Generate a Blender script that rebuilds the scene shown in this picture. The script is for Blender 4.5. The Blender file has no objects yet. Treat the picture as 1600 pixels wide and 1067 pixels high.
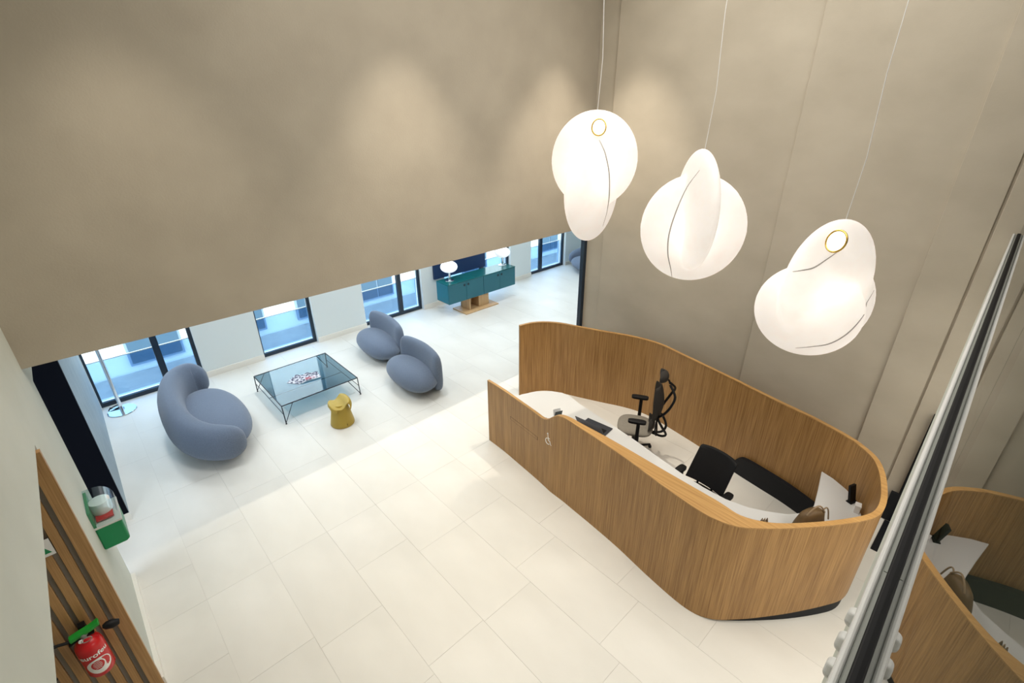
import bpy, bmesh, math, random
from mathutils import Vector, Matrix
random.seed(7)
PI = math.pi
scene = bpy.context.scene
COL = scene.collection

# ------------------------------------------------------------------ camera
cam_d = bpy.data.cameras.new('camera'); cam = bpy.data.objects.new('camera', cam_d); COL.objects.link(cam)
YAW, PIT, ROL = 0.750335072, 0.454625419, -0.00567092961
fwd = Vector((math.sin(YAW)*math.cos(PIT), math.cos(YAW)*math.cos(PIT), -math.sin(PIT)))
rt = Vector((math.cos(YAW), -math.sin(YAW), 0)); up = rt.cross(fwd)
r2 = rt*math.cos(ROL)+up*math.sin(ROL); u2 = -rt*math.sin(ROL)+up*math.cos(ROL)
M = Matrix((r2, u2, -fwd)).transposed().to_4x4(); M.translation = (0, 0, 4.6)
cam.matrix_world = M
cam_d.sensor_fit = 'HORIZONTAL'; cam_d.sensor_width = 36; cam_d.lens = 763.43/1600*36
cam_d.clip_start = 0.01; cam_d.clip_end = 200
scene.camera = cam

# ------------------------------------------------------------------ world, exposure
w = bpy.data.worlds.new('sky'); scene.world = w; w.use_nodes = True
bg = w.node_tree.nodes['Background']
bg.inputs[0].default_value = (0.70, 0.83, 1.0, 1); bg.inputs[1].default_value = 7.5
scene.view_settings.view_transform = 'Standard'; scene.view_settings.look = 'None'
scene.view_settings.gamma = 1; scene.view_settings.use_curve_mapping = False
scene.view_settings.exposure = -0.07

# ------------------------------------------------------------------ lights (ceiling lamps of the hall and lounge, with added fill areas)
def area(name, loc, sx, sy, power, col, rot=(0, 0, 0)):
    l = bpy.data.lights.new(name, 'AREA'); l.shape = 'RECTANGLE'; l.size = sx; l.size_y = sy; l.energy = power; l.color = col
    o = bpy.data.objects.new(name, l); o.location = loc; o.rotation_euler = rot; COL.objects.link(o); return o
def spot(name, loc, target, power, angle, col, blend=0.6, rad=0.04):
    l = bpy.data.lights.new(name, 'SPOT'); l.energy = power; l.spot_size = math.radians(angle); l.spot_blend = blend
    l.color = col; l.shadow_soft_size = rad
    o = bpy.data.objects.new(name, l); o.location = loc
    o.rotation_euler = (Vector(target)-Vector(loc)).to_track_quat('-Z', 'Y').to_euler(); COL.objects.link(o); return o
CEIL = 6.6
WARM = (1.0, 0.90, 0.76); NEUT = (1.0, 0.96, 0.90); COOL = (0.94, 0.97, 1.0)
area('hall_fill_light', (3.7, 2.3, CEIL-0.05), 4.6, 3.8, 188, (1.0, 0.97, 0.92))  # added broad fill under the hall ceiling, not a fixture
area('under_gallery_light', (3.6, -1.3, 2.97), 4.5, 1.6, 105, (1.0, 0.95, 0.88))
area('gallery_ceiling_light', (3.0, -1.6, CEIL-0.05), 3.0, 1.0, 8, (1.0, 0.95, 0.88))
for i, sx in enumerate((0.62, 3.15, 5.62)):
    spot('wall_washer_light', (sx, 4.22, CEIL-0.06), (sx, 4.32, 3.0), (190, 420, 520)[i], 62, WARM, 0.75)
for sx, sy in ((1.3, 3.2), (3.2, 3.2), (1.3, 1.2), (3.0, 1.0)):
    spot('hall_spot_light', (sx, sy, CEIL-0.06), (sx, sy, 0), 85, 70, NEUT, 0.8, 0.06)
for sx in (0.6, 2.2, 4.0, 5.8, 7.8, 9.8):
    for sy in (6.6, 8.6):
        spot('lounge_spot_light', (sx, sy, 2.70), (sx, sy, 0), 58, 125, COOL, 0.7, 0.07)
area('lounge_fill_light', (4.6, 7.6, 2.70), 8.0, 2.0, 45, (0.96, 0.98, 1.0))  # added fill that brightens the lounge floor, no lamp of its own

# ------------------------------------------------------------------ materials
def mat(name, col, rough=0.5, metal=0.0, **kw):
    m = bpy.data.materials.new(name); m.use_nodes = True
    b = m.node_tree.nodes['Principled BSDF']
    b.inputs['Base Color'].default_value = (*col, 1); b.inputs['Roughness'].default_value = rough; b.inputs['Metallic'].default_value = metal
    for k, v in kw.items(): b.inputs[k.replace('_', ' ')].default_value = v
    return m
def noisy(m, c1, c2, scale=(1, 1, 1), nscale=5, detail=6, lo=0.3, hi=0.7, bump=0.0, bscale=80, per_object=0.0):
    nt = m.node_tree; b = nt.nodes['Principled BSDF']
    tc = nt.nodes.new('ShaderNodeTexCoord'); mp = nt.nodes.new('ShaderNodeMapping'); mp.inputs['Scale'].default_value = scale
    n = nt.nodes.new('ShaderNodeTexNoise'); n.inputs['Scale'].default_value = nscale; n.inputs['Detail'].default_value = detail
    r = nt.nodes.new('ShaderNodeValToRGB'); r.color_ramp.elements[0].position = lo; r.color_ramp.elements[1].position = hi
    r.color_ramp.elements[0].color = (*c1, 1); r.color_ramp.elements[1].color = (*c2, 1)
    nt.links.new(tc.outputs['Object'], mp.inputs[0]); nt.links.new(mp.outputs[0], n.inputs['Vector'])
    nt.links.new(n.outputs['Fac'], r.inputs[0]); out = r.outputs[0]
    if per_object:
        oi = nt.nodes.new('ShaderNodeObjectInfo'); mr = nt.nodes.new('ShaderNodeMapRange')
        mr.inputs[3].default_value = 1-per_object; mr.inputs[4].default_value = 1.0
        hs = nt.nodes.new('ShaderNodeHueSaturation')
        nt.links.new(oi.outputs['Random'], mr.inputs[0]); nt.links.new(mr.outputs[0], hs.inputs['Value']); nt.links.new(out, hs.inputs['Color']); out = hs.outputs[0]
    nt.links.new(out, b.inputs['Base Color'])
    if bump:
        n2 = nt.nodes.new('ShaderNodeTexNoise'); n2.inputs['Scale'].default_value = bscale; n2.inputs['Detail'].default_value = 4
        bp = nt.nodes.new('ShaderNodeBump'); bp.inputs['Strength'].default_value = bump; bp.inputs['Distance'].default_value = 0.01
        nt.links.new(mp.outputs[0], n2.inputs['Vector']); nt.links.new(n2.outputs['Fac'], bp.inputs['Height']); nt.links.new(bp.outputs[0], b.inputs['Normal'])
    return m
def wood(name, dark, light, axis='z', rough=0.45):
    m = mat(name, light, rough)
    nt = m.node_tree; b = nt.nodes['Principled BSDF']
    tc = nt.nodes.new('ShaderNodeTexCoord')
    def grain(k, long_):
        mp = nt.nodes.new('ShaderNodeMapping')
        s = [k, k, k]; s['xyz'.index(axis)] = long_
        mp.inputs['Scale'].default_value = s
        n = nt.nodes.new('ShaderNodeTexNoise'); n.inputs['Scale'].default_value = 1; n.inputs['Detail'].default_value = 5; n.inputs['Roughness'].default_value = 0.6
        nt.links.new(tc.outputs['Object'], mp.inputs[0]); nt.links.new(mp.outputs[0], n.inputs['Vector']); return n
    a = grain(9, 0.5); c = grain(95, 1.8)
    mx = nt.nodes.new('ShaderNodeMath'); mx.operation = 'MULTIPLY_ADD'; mx.inputs[1].default_value = 0.30
    m2 = nt.nodes.new('ShaderNodeMath'); m2.operation = 'MULTIPLY'; m2.inputs[1].default_value = 0.70
    nt.links.new(c.outputs['Fac'], m2.inputs[0]); nt.links.new(a.outputs['Fac'], mx.inputs[0]); nt.links.new(m2.outputs[0], mx.inputs[2])
    r = nt.nodes.new('ShaderNodeValToRGB'); r.color_ramp.elements[0].position = 0.36; r.color_ramp.elements[1].position = 0.62
    r.color_ramp.elements[0].color = (*dark, 1); r.color_ramp.elements[1].color = (*light, 1)
    nt.links.new(mx.outputs[0], r.inputs[0]); nt.links.new(r.outputs[0], b.inputs['Base Color'])
    return m
M_ = {}
M_['plaster'] = noisy(mat('beige_plaster', (.45, .4, .3), 0.85), (.375, .328, .258), (.435, .384, .305), (1, 1, 1), 1.6, 8, .3, .72, 0.12, 60)
M_['plaster2'] = noisy(mat('beige_plaster_panel', (.45, .4, .3), 0.85), (.44, .388, .306), (.505, .450, .360), (1, 1, 1.6), 1.4, 8, .3, .72, 0.10, 60)
M_['white_wall'] = noisy(mat('white_wall', (.7, .7, .65), 0.8), (.50, .52, .46), (.57, .59, .53), (1, 1, 1), 1.2, 5, .3, .7, 0.05, 70)
M_['cool_wall'] = mat('pale_wall', (.70, .75, .74), 0.7)
M_['base'] = mat('pale_baseboard', (.80, .77, .70), 0.5)
M_['tile'] = noisy(mat('limestone_tile', (.8, .77, .7), 0.42), (.69, .665, .605), (.745, .72, .66), (1, 1, 1), 1.7, 7, .3, .7, 0.02, 40, per_object=0.035)
M_['grout'] = mat('grout', (.56, .535, .48), 0.9)
M_['grey_tile'] = noisy(mat('grey_stone', (.3, .29, .26), 0.6), (.30, .29, .26), (.38, .37, .33), (1, 1, 1), 3, 6)
M_['black'] = mat('black_paint', (.003, .004, .008), 0.9, Specular_IOR_Level=0.1)
M_['frame'] = mat('dark_window_frame', (.010, .022, .040), 0.35)
M_['oak'] = wood('oak_veneer', (.235, .112, .029), (.47, .262, .090), 'z')
M_['oak_top'] = wood('oak_top', (.36, .185, .055), (.54, .315, .11), 'y', 0.4)
M_['oak_light'] = wood('light_oak', (.48, .30, .14), (.62, .42, .22), 'z')
M_['oak_slat'] = wood('slat_oak', (.30, .155, .05), (.47, .27, .105), 'z')
M_['slat_back'] = mat('grey_slat_backing', (.34, .31, .27), 0.9)
M_['worktop'] = mat('white_worktop', (.66, .66, .65), 0.35)
M_['plinth'] = mat('charcoal_plinth', (.006, .007, .010), 0.6, Specular_IOR_Level=0.3)
M_['fabric'] = noisy(mat('blue_grey_wool', (.1, .13, .2), 1.0, Sheen_Weight=0.25), (.100, .130, .190), (.150, .190, .260), (1, 1, 1), 160, 3, .35, .65, 0.35, 260)
M_['ochre'] = mat('ochre_plastic', (.42, .29, .035), 0.45)
M_['ochre_d'] = mat('ochre_slot', (.12, .08, .01), 0.6)
M_['teal'] = mat('teal_lacquer', (.010, .125, .165), 0.35)
M_['teal_d'] = mat('teal_hole_shadow', (.002, .02, .03), 0.6)
M_['teal_top'] = mat('green_teal_top', (.006, .11, .115), 0.18)
M_['navy'] = mat('navy_panel', (.006, .03, .10), 0.6)
M_['chrome'] = mat('chrome', (.85, .87, .9), 0.08, 1.0)
M_['steel'] = mat('black_steel', (.012, .014, .02), 0.4, 0.3)
M_['gold'] = mat('gold_ring', (.75, .50, .12), 0.25, 1.0)
M_['plastic'] = mat('black_plastic', (.005, .005, .006), 0.55, Specular_IOR_Level=0.25)
M_['mesh'] = mat('dark_mesh_fabric', (.022, .018, .015), 0.8)
M_['taupe'] = noisy(mat('taupe_fabric', (.2, .18, .15), 1.0), (.19, .17, .14), (.25, .225, .185), (1, 1, 1), 120, 2)
M_['metal_w'] = mat('pale_aluminium', (.60, .60, .58), 0.45, 0.0)
M_['metal_g'] = mat('grey_aluminium', (.24, .25, .225), 0.45, 0.0)
M_['rubber'] = mat('black_rubber', (.004, .004, .005), 0.6, Specular_IOR_Level=0.25)
M_['cream'] = mat('cream_render', (.78, .76, .68), 0.9)
M_['asphalt'] = mat('asphalt', (.12, .14, .16), 0.9)
M_['far_glass'] = mat('far_window_glass', (.06, .11, .15), 0.3)
M_['far_frame'] = mat('far_window_frame', (.25, .32, .38), 0.5)
M_['red'] = mat('red_paint', (.55, .008, .012), 0.25)
M_['green'] = mat('green_plastic', (.0, .22, .075), 0.35)
M_['green_b'] = mat('bright_green_plastic', (.01, .30, .03), 0.35)
M_['white'] = mat('white_plastic', (.8, .8, .8), 0.4)
M_['sym'] = mat('white_print', (.85, .85, .82), 0.5)
M_['screen'] = mat('laptop_screen', (.012, .03, .035), 0.15)
M_['silver'] = mat('dark_grey_laptop', (.05, .055, .07), 0.4, 0.4)
M_['leather'] = noisy(mat('brown_leather', (.2, .1, .04), 0.6), (.10, .060, .022), (.17, .10, .04), (1, 1, 1), 9, 4)
M_['strap'] = mat('tan_strap', (.30, .21, .12), 0.7)
def glassm(name, col, rough=0.0, ior=1.45, mix_t=None):
    m = bpy.data.materials.new(name); m.use_nodes = True; nt = m.node_tree
    for n in list(nt.nodes): nt.nodes.remove(n)
    o = nt.nodes.new('ShaderNodeOutputMaterial'); t = nt.nodes.new('ShaderNodeBsdfTransparent'); g = nt.nodes.new('ShaderNodeBsdfGlossy')
    t.inputs[0].default_value = (*col, 1); g.inputs['Roughness'].default_value = rough
    f = nt.nodes.new('ShaderNodeFresnel'); f.inputs[0].default_value = ior
    mx = nt.nodes.new('ShaderNodeMixShader')
    ge = nt.nodes.new('ShaderNodeNewGeometry'); iv = nt.nodes.new('ShaderNodeMath'); iv.operation = 'SUBTRACT'; iv.inputs[0].default_value = 1.0
    ml = nt.nodes.new('ShaderNodeMath'); ml.operation = 'MULTIPLY'
    nt.links.new(ge.outputs['Backfacing'], iv.inputs[1]); nt.links.new(iv.outputs[0], ml.inputs[0]); nt.links.new(f.outputs[0], ml.inputs[1]); nt.links.new(ml.outputs[0], mx.inputs[0]); nt.links.new(t.outputs[0], mx.inputs[1]); nt.links.new(g.outputs[0], mx.inputs[2])
    nt.links.new(mx.outputs[0], o.inputs[0]); return m
M_['glass'] = glassm('clear_glass', (.93, .97, .97))
M_['guard'] = glassm('blue_guard_glass', (.50, .64, .80), 0.0, 1.5)
M_['rail_glass'] = glassm('balustrade_glass', (.52, .56, .52), 0.0, 1.6)
M_['smoke'] = glassm('smoked_table_glass', (.42, .56, .64), 0.0, 1.9)
M_['edge_glass'] = mat('green_glass_edge', (.01, .05, .035), 0.2)
M_['clearpl'] = glassm('clear_plastic', (.80, .90, .91), 0.15, 1.9)
def shade_mat():
    m = bpy.data.materials.new('cocoon_shade'); m.use_nodes = True; nt = m.node_tree
    b = nt.nodes['Principled BSDF']
    b.inputs['Base Color'].default_value = (.82, .79, .77, 1); b.inputs['Roughness'].default_value = 0.8
    tc = nt.nodes.new('ShaderNodeTexCoord'); n = nt.nodes.new('ShaderNodeTexNoise'); n.inputs['Scale'].default_value = 6; n.inputs['Detail'].default_value = 8
    r = nt.nodes.new('ShaderNodeValToRGB'); r.color_ramp.elements[0].color = (.90, .86, .83, 1); r.color_ramp.elements[1].color = (1, .975, .95, 1)
    r.color_ramp.elements[0].position = .3; r.color_ramp.elements[1].position = .62
    nt.links.new(tc.outputs['Object'], n.inputs['Vector']); nt.links.new(n.outputs['Fac'], r.inputs[0])
    tr = nt.nodes.new('ShaderNodeBsdfTranslucent'); nt.links.new(r.outputs[0], tr.inputs[0])
    b.inputs['Emission Strength'].default_value = 0.26; nt.links.new(r.outputs[0], b.inputs['Emission Color'])
    mx = nt.nodes.new('ShaderNodeMixShader'); mx.inputs[0].default_value = 0.35
    out = nt.nodes['Material Output']
    nt.links.new(b.outputs[0], mx.inputs[1]); nt.links.new(tr.outputs[0], mx.inputs[2]); nt.links.new(mx.outputs[0], out.inputs[0])
    return m
M_['shade'] = shade_mat()
M_['crease_shadow'] = mat('crease_shadow_grey', (.42, .40, .38), 0.8)
def emis(name, col, st):
    m = mat(name, col, 0.5); b = m.node_tree.nodes['Principled BSDF']
    b.inputs['Emission Color'].default_value = (*col, 1); b.inputs['Emission Strength'].default_value = st; return m
M_['globe'] = emis('opal_globe', (.95, .96, .98), 0.55)
M_['lampface'] = emis('lamp_face', (1, .95, .85), 4.0)
M_['lens'] = emis('bright_lens', (1, .96, .88), 1.3)

# ------------------------------------------------------------------ helpers
class MB:
    def __init__(s): s.v = []; s.f = []
    def box(s, x0, x1, y0, y1, z0, z1):
        b = len(s.v)
        s.v += [(x0, y0, z0), (x1, y0, z0), (x1, y1, z0), (x0, y1, z0), (x0, y0, z1), (x1, y0, z1), (x1, y1, z1), (x0, y1, z1)]
        s.f += [[b+i for i in q] for q in ((0, 3, 2, 1), (4, 5, 6, 7), (0, 1, 5, 4), (1, 2, 6, 5), (2, 3, 7, 6), (3, 0, 4, 7))]; return s
    def loft(s, rings, closed=True, caps=True):
        b = len(s.v); n = len(rings[0])
        for r in rings: s.v += [tuple(p) for p in r]
        m = n if closed else n-1
        for i in range(len(rings)-1):
            for j in range(m):
                k = (j+1) % n
                s.f.append([b+i*n+j, b+i*n+k, b+(i+1)*n+k, b+(i+1)*n+j])
        if caps and closed:
            s.f.append([b+j for j in range(n)][::-1]); s.f.append([b+(len(rings)-1)*n+j for j in range(n)])
        return s
    def tube(s, pts, r, n=10, closed=False):
        pts = [Vector(p) for p in pts]; R = r if isinstance(r, (list, tuple)) else [r]*len(pts)
        rings = []; prev = None
        for i, p in enumerate(pts):
            if closed: t = pts[(i+1) % len(pts)]-pts[i-1]
            else: t = pts[min(i+1, len(pts)-1)]-pts[max(i-1, 0)]
            t.normalize()
            a = prev if prev is not None else (Vector((0, 0, 1)) if abs(t.z) < .9 else Vector((1, 0, 0)))
            a = (a-t*a.dot(t)).normalized(); prev = a; c = t.cross(a)
            rings.append([p+(a*math.cos(2*PI*k/n)+c*math.sin(2*PI*k/n))*R[i] for k in range(n)])
        if closed: rings.append(rings[0])
        return s.loft(rings, True, not closed)
    def lathe(s, prof, c=(0, 0, 0), n=32):
        rings = [[(c[0]+max(r, 1e-4)*math.cos(2*PI*k/n), c[1]+max(r, 1e-4)*math.sin(2*PI*k/n), c[2]+z) for k in range(n)] for r, z in prof]
        return s.loft(rings)
    def prism(s, poly, z0, z1):
        return s.loft([[(x, y, z0) for x, y in poly], [(x, y, z1) for x, y in poly]])
    def xform(s, mtx, start=0):
        s.v[start:] = [tuple(mtx @ Vector(p)) for p in s.v[start:]]; return s
    def build(s, name, m, parent=None, smooth=False, bevel=0.0, loc=None, seg=2, angle=40):
        me = bpy.data.meshes.new(name); me.from_pydata(s.v, [], s.f); 
        bm = bmesh.new(); bm.from_mesh(me); bmesh.ops.recalc_face_normals(bm, faces=bm.faces)
        if bevel:
            es = [e for e in bm.edges if len(e.link_faces) == 2 and e.calc_face_angle(0) > math.radians(30)]
            bmesh.ops.bevel(bm, geom=es, offset=bevel, segments=seg, affect='EDGES', profile=0.5, clamp_overlap=True)
            bmesh.ops.recalc_face_normals(bm, faces=bm.faces)
        if smooth:
            lim = math.radians(angle)
            for f in bm.faces: f.smooth = True
            for e in bm.edges:
                if len(e.link_faces) == 2 and e.calc_face_angle(0) > lim: e.smooth = False
        bm.to_mesh(me); bm.free()
        me.materials.append(M_[m] if isinstance(m, str) else m)
        o = bpy.data.objects.new(name, me); COL.objects.link(o)
        if parent is not None: o.parent = parent
        if loc is not None: o.location = loc
        return o
def thing(name, label, cat, loc=(0, 0, 0), rotz=0, group=None):
    o = bpy.data.objects.new(name, None); COL.objects.link(o); o.location = loc; o.rotation_euler = (0, 0, rotz)
    o.empty_display_size = 0.1
    o['label'] = label; o['category'] = cat
    if group: o['group'] = group
    return o
def tag(o, label, cat, group=None):
    o['label'] = label; o['category'] = cat
    if group: o['group'] = group
    return o
def struct(o, label=None):
    o['kind'] = 'structure'
    if label: o['label'] = label
    return o
def copy_tree(o, parent=None):
    c = o.copy(); COL.objects.link(c); c.parent = parent
    for ch in list(o.children): copy_tree(ch, c)
    return c
def bez(pts, n):
    """Catmull-Rom through points of any dimension"""
    out = []; P = [pts[0]]+list(pts)+[pts[-1]]
    for i in range(1, len(P)-2):
        for k in range(n):
            t = k/n
            out.append(tuple(0.5*((2*b)+(-a+c)*t+(2*a-5*b+4*c-d)*t*t+(-a+3*b-3*c+d)*t**3) for a, b, c, d in zip(P[i-1], P[i], P[i+1], P[i+2])))
    out.append(tuple(pts[-1])); return out
def superell(n, ax, ay, p=2.4):
    o = []
    for k in range(n):
        t = 2*PI*k/n; c, s_ = math.cos(t), math.sin(t)
        o.append((ax*math.copysign(abs(c)**(2/p), c), ay*math.copysign(abs(s_)**(2/p), s_)))
    return o

# ------------------------------------------------------------------ structure: floor with tiles
floor = struct(MB().box(-2.2, 13.5, -3.2, 9.86, -0.12, -0.004).build('floor', 'grout'), 'cream stone floor laid in long tiles')
unit = MB().box(0, 1, 0, 1, 0, 1)
tile_me = None
xs = []
x = 1.273-0.645*3
xs = [-0.53-0.1]+[1.273+0.645*k for k in range(-2, 19)]
LENS = [0.92, 1.15, 1.38, 1.15]
def add_tile(x0, x1, y0, y1):
    global tile_me
    g = 0.0009
    o = bpy.data.objects.new('tile', tile_me) if tile_me else unit.build('tile', 'tile', None)
    if tile_me: COL.objects.link(o)
    tile_me = o.data
    o.parent = floor; o.location = (x0+g, y0+g, -0.012); o.scale = (x1-x0-2*g, y1-y0-2*g, 0.012)
rt_ = random.Random(3)
for i in range(len(xs)-1):
    x0, x1 = xs[i], xs[i+1]
    y = 4.63; first = rt_.choice([0.5, 0.75, 1.0, 1.15, 1.3])
    if x0 < 6.9:
        lim = -0.3
        while y > lim:
            l = first if y == 4.63 else rt_.choice(LENS); add_tile(x0, x1, y-l, y); y -= l
    y = 4.63 if x0 < 6.9 else 4.9; l0 = rt_.choice([0.6, 0.9, 1.15, 1.38])
    while y < 9.84:
        l = l0 if l0 else rt_.choice(LENS); l0 = None
        y1 = min(y+l, 9.85)
        if 9.85-y1 < 0.3: y1 = 9.85
        add_tile(x0, x1, y, y1); y = y1

# left wall (x = -0.53): pieces around the slatted recess and the dark side opening
LW = -0.53
wl = MB()
wl.box(LW-0.2, LW, -3.2, 3.95, 2.585, 6.6)
wl.box(LW-0.2, LW, 4.06, 5.42, 0, 2.585).box(LW-0.2, LW, 3.95, 5.42, 2.585, 6.6)
wl.box(LW-0.2, LW, 5.42, 5.75, 2.49, 6.6)
struct(wl.build('wall_left', 'white_wall'), 'pale plastered side wall')
struct(MB().box(-2.2, LW-0.2, 4.06, 4.2, 0, 2.9).box(-2.2, -2.12, -3.2, 4.06, 0, 2.9).box(-2.2, LW-0.2, -3.2, 4.05, 2.6, 2.9).build('wall_recess', 'white_wall'), 'recess wall behind the slatted panel')
struct(MB().box(LW, LW+0.035, 3.97, 5.42, 0, 0.10).build('baseboard_left', 'base'))
# dark return wall and pale rear wall of the lounge
dk = struct(MB().box(-1.6, -0.40, 6.5, 6.6, 0.0, 2.74).build('wall_side_return', 'black'), 'black return wall beside the lounge')
MB().box(-1.6, -0.385, 6.485, 6.5, 0.0, 0.10).build('skirting', 'base', dk)
struct(MB().box(-1.7, -1.6, 5.3, 6.6, 0, 2.74).build('wall_side_passage', 'black'))
rear = MB(); rear.v = [(-.6, 6.6, 0), (-.40, 6.6, 0), (-.345, 9.9, 0), (-.6, 9.9, 0), (-.6, 6.6, 2.74), (-.40, 6.6, 2.74), (-.345, 9.9, 2.74), (-.6, 9.9, 2.74)]
rear.f = [(0, 3, 2, 1), (4, 5, 6, 7), (0, 1, 5, 4), (1, 2, 6, 5), (2, 3, 7, 6), (3, 0, 4, 7)]
struct(rear.build('wall_lounge_left', noisy(mat('blue_grey_wall', (.3, .38, .44), 0.6), (.27, .35, .41), (.33, .41, .46))), 'blue grey side wall of the lounge')
# upper plaster wall over the lounge opening
struct(MB().box(-0.75, 6.62, 5.12, 5.36, 2.725, 6.7).build('wall_upper_back', 'plaster'), 'beige trowelled plaster wall above the lounge')
# right plaster wall in wide upright panels, each standing a little proud of the last
RX = 6.5
wr = struct(MB().box(RX+0.12, RX+0.3, -3.2, 5.12, 0, 6.7).build('wall_right', 'plaster2'), 'beige plaster wall in tall upright panels')
edges = [(5.12, 4.77, .0), (4.77, 2.18, .04), (2.18, 0.66, .08), (0.66, 0.270, .12), (0.247, -3.19, .125)]
for (ya, yb, pr) in edges:
    MB().box(RX+0.03-pr, RX+0.13, yb, ya, 0, 6.7).build('panel', 'plaster2', wr, bevel=0.006)
MB().box(RX-.065, RX+0.125, .2475, .2695, 0, 6.7).build('joint_strip', M_['plaster2'], wr)
struct(MB().box(RX-0.03, RX+0.05, 5.125, 5.2, 0, 2.72).build('trim_1', 'frame'), 'black upright trim at the lounge opening')
# ceilings
ceiling = struct(MB().box(-0.8, 6.9, -3.3, 5.4, CEIL, CEIL+0.1).build('ceiling', 'cream'))
lc = struct(MB().box(-1.8, 13.6, 5.3, 10.0, 2.76, 2.86).build('ceiling_lounge', 'cool_wall'))
pan = None
for i in range(11):
    for j in range(4):
        x0, y0 = -0.4+i*1.2, 5.4+j*1.12
        if pan is None:
            p = MB().box(0.006, 1.194, 0.006, 1.114, 0, 0.03).build('panel', 'cool_wall', lc, loc=(x0, y0, 2.735)); pan = p.data
        else:
            p = bpy.data.objects.new('panel', pan); COL.objects.link(p); p.parent = lc; p.location = (x0, y0, 2.735)
struct(MB().box(13.5, 13.6, 5.0, 10, 0, 2.8).build('wall_lounge_right', 'cool_wall'))
struct(MB().box(6.62, 13.6, 5.02, 5.12, 0, 2.8).build('wall_lounge_front', 'cool_wall'))
struct(MB().box(-2.3, 6.9, -3.3, -3.2, 0, 6.7).build('wall_front', 'white_wall'))

# window wall (y = 9.8)
WY = 9.80
wins = [(-0.34, 1.22, [0.655]), (2.285, 3.39, []), (4.53, 6.08, [5.51]), (6.75, 9.02, [8.05]), (9.83, 11.34, [10.33]), (12.3, 13.4, [])]
wb = MB(); xprev = -0.6
bb = MB()
for (a, b, _) in wins:
    if a-xprev > 0.02:
        wb.box(xprev, a, WY-0.08, WY+0.25, 0, 2.8)
        bb.box(xprev if xprev > -0.5 else -0.35, a+0.0, WY-0.105, WY-0.08, 0, 0.11)
    xprev = b
wb.box(xprev, 13.6, WY-0.08, WY+0.25, 0, 2.8)
struct(wb.build('wall_back', 'cool_wall'), 'pale window wall of the lounge with piers')
struct(bb.build('baseboard_back', 'base', bevel=0.004))
gt = None
for k, (a, b, mulls) in enumerate(wins):
    f = struct(MB().box(a, b, WY, WY+0.06, 0, 0.075).box(a, b, WY, WY+0.06, 2.70, 2.76).box(a, a+0.035, WY, WY+0.06, 0.075, 2.7).box(b-0.06, b, WY, WY+0.06, 0.075, 2.7).build('window_%d' % (k+1), 'frame'))
    for mx_ in mulls:
        MB().box(mx_-0.05, mx_+0.05, WY-0.01, WY+0.07, 0.075, 2.7).build('mullion', 'frame', f)
    e = [a+0.035]+[m_ for m_ in mulls]+[b-0.06]
    for i in range(len(e)-1):
        x0 = e[i]+(0.05 if i else 0); x1 = e[i+1]-(0.05 if i < len(e)-2 else 0)
        MB().box(x0, x1, WY+0.025, WY+0.033, 0.075, 2.7).build('pane', 'glass', f)
    MB().box(a, b, WY+0.06, WY+0.26, -0.05, 0.03).build('sill', 'base', f)
    g = MB().box(a+0.02, b-0.02, WY+0.17, WY+0.185, 0.04, 0.75).build('guard_pane', 'guard', f)
    MB().box(a, b, WY+0.165, WY+0.19, 0.75, 0.765).build('guard_rail', 'metal_w', f)

# ------------------------------------------------------------------ outside: street and the building opposite
struct(MB().box(-25, 45, 10.3, 24, -4.6, -4.5).build('ground', 'asphalt'), 'street below the windows')
fb = thing('building', 'cream rendered building across the street outside the lounge windows', 'building', (0, 21, -4.5))
MB().box(-25, 45, 0.3, 3, 0, 14).build('wall', 'cream', fb)
MB().box(-25, 45, 0.1, 0.5, 3.6, 3.9).build('cornice', 'cream', fb)
for i in range(18):
    xx = -18+i*3.1
    for (z0, z1) in ((0.5, 3.2), (4.6, 7.2)):
        fr = MB().box(xx-0.08, xx+1.68, 0.18, 0.34, z0-0.1, z1+0.1).build('window_frame', 'far_frame', fb)
        MB().box(xx, xx+0.76, 0.14, 0.2, z0, z1).box(xx+0.84, xx+1.6, 0.14, 0.2, z0, z1).build('pane', 'far_glass', fr)
struct(MB().box(-25, 45, 10.3, 12.4, -4.5, -4.38).build('pavement', 'grey_tile'))
struct(MB().box(-25, 45, 18.6, 21.2, -4.5, -4.36).build('pavement', 'grey_tile'))

# ------------------------------------------------------------------ slatted recess end wall
sw = thing('slatted_panel', 'vertical oak slats on grey backing in the recess at lower left', 'wall panel', (LW, 3.96, 0))
MB().box(-1.55, 0.0, 0.035, 0.088, 0, 2.58).build('backing', 'slat_back', sw)
MB().box(-0.058, 0.02, -0.012, 0.035, 0, 2.58).build('edge_board', 'oak_slat', sw)
sl = None
for i in range(16):
    xo = -0.146-i*0.085
    if sl is None:
        o = MB().box(0, 0.052, 0, 0.034, 0, 2.58).build('slat', 'oak_slat', sw, bevel=0.002, seg=1, loc=(xo, 0, 0)); sl = o.data
    else:
        o = bpy.data.objects.new('slat', sl); COL.objects.link(o); o.parent = sw; o.location = (xo, 0, 0)
sg = thing('exit_sign', 'small green and white pictogram sign on the oak slats above the fire extinguisher', 'sign', (-0.73, 3.955, 1.86))
MB().box(-0.10, 0.05, -0.004, 0.0, -0.07, 0.07).build('plate', 'white', sg)
s = MB(); s.v = [(-0.06, -.006, -0.045), (0.035, -.006, -0.045), (-0.0125, -.006, 0.05), (-0.06, -.0045, -0.045), (0.035, -.0045, -0.045), (-0.0125, -.0045, 0.05)]
s.f = [(0, 1, 2), (5, 4, 3), (0, 3, 4, 1), (1, 4, 5, 2), (2, 5, 3, 0)]; s.build('pictogram', 'green', sg)

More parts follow.
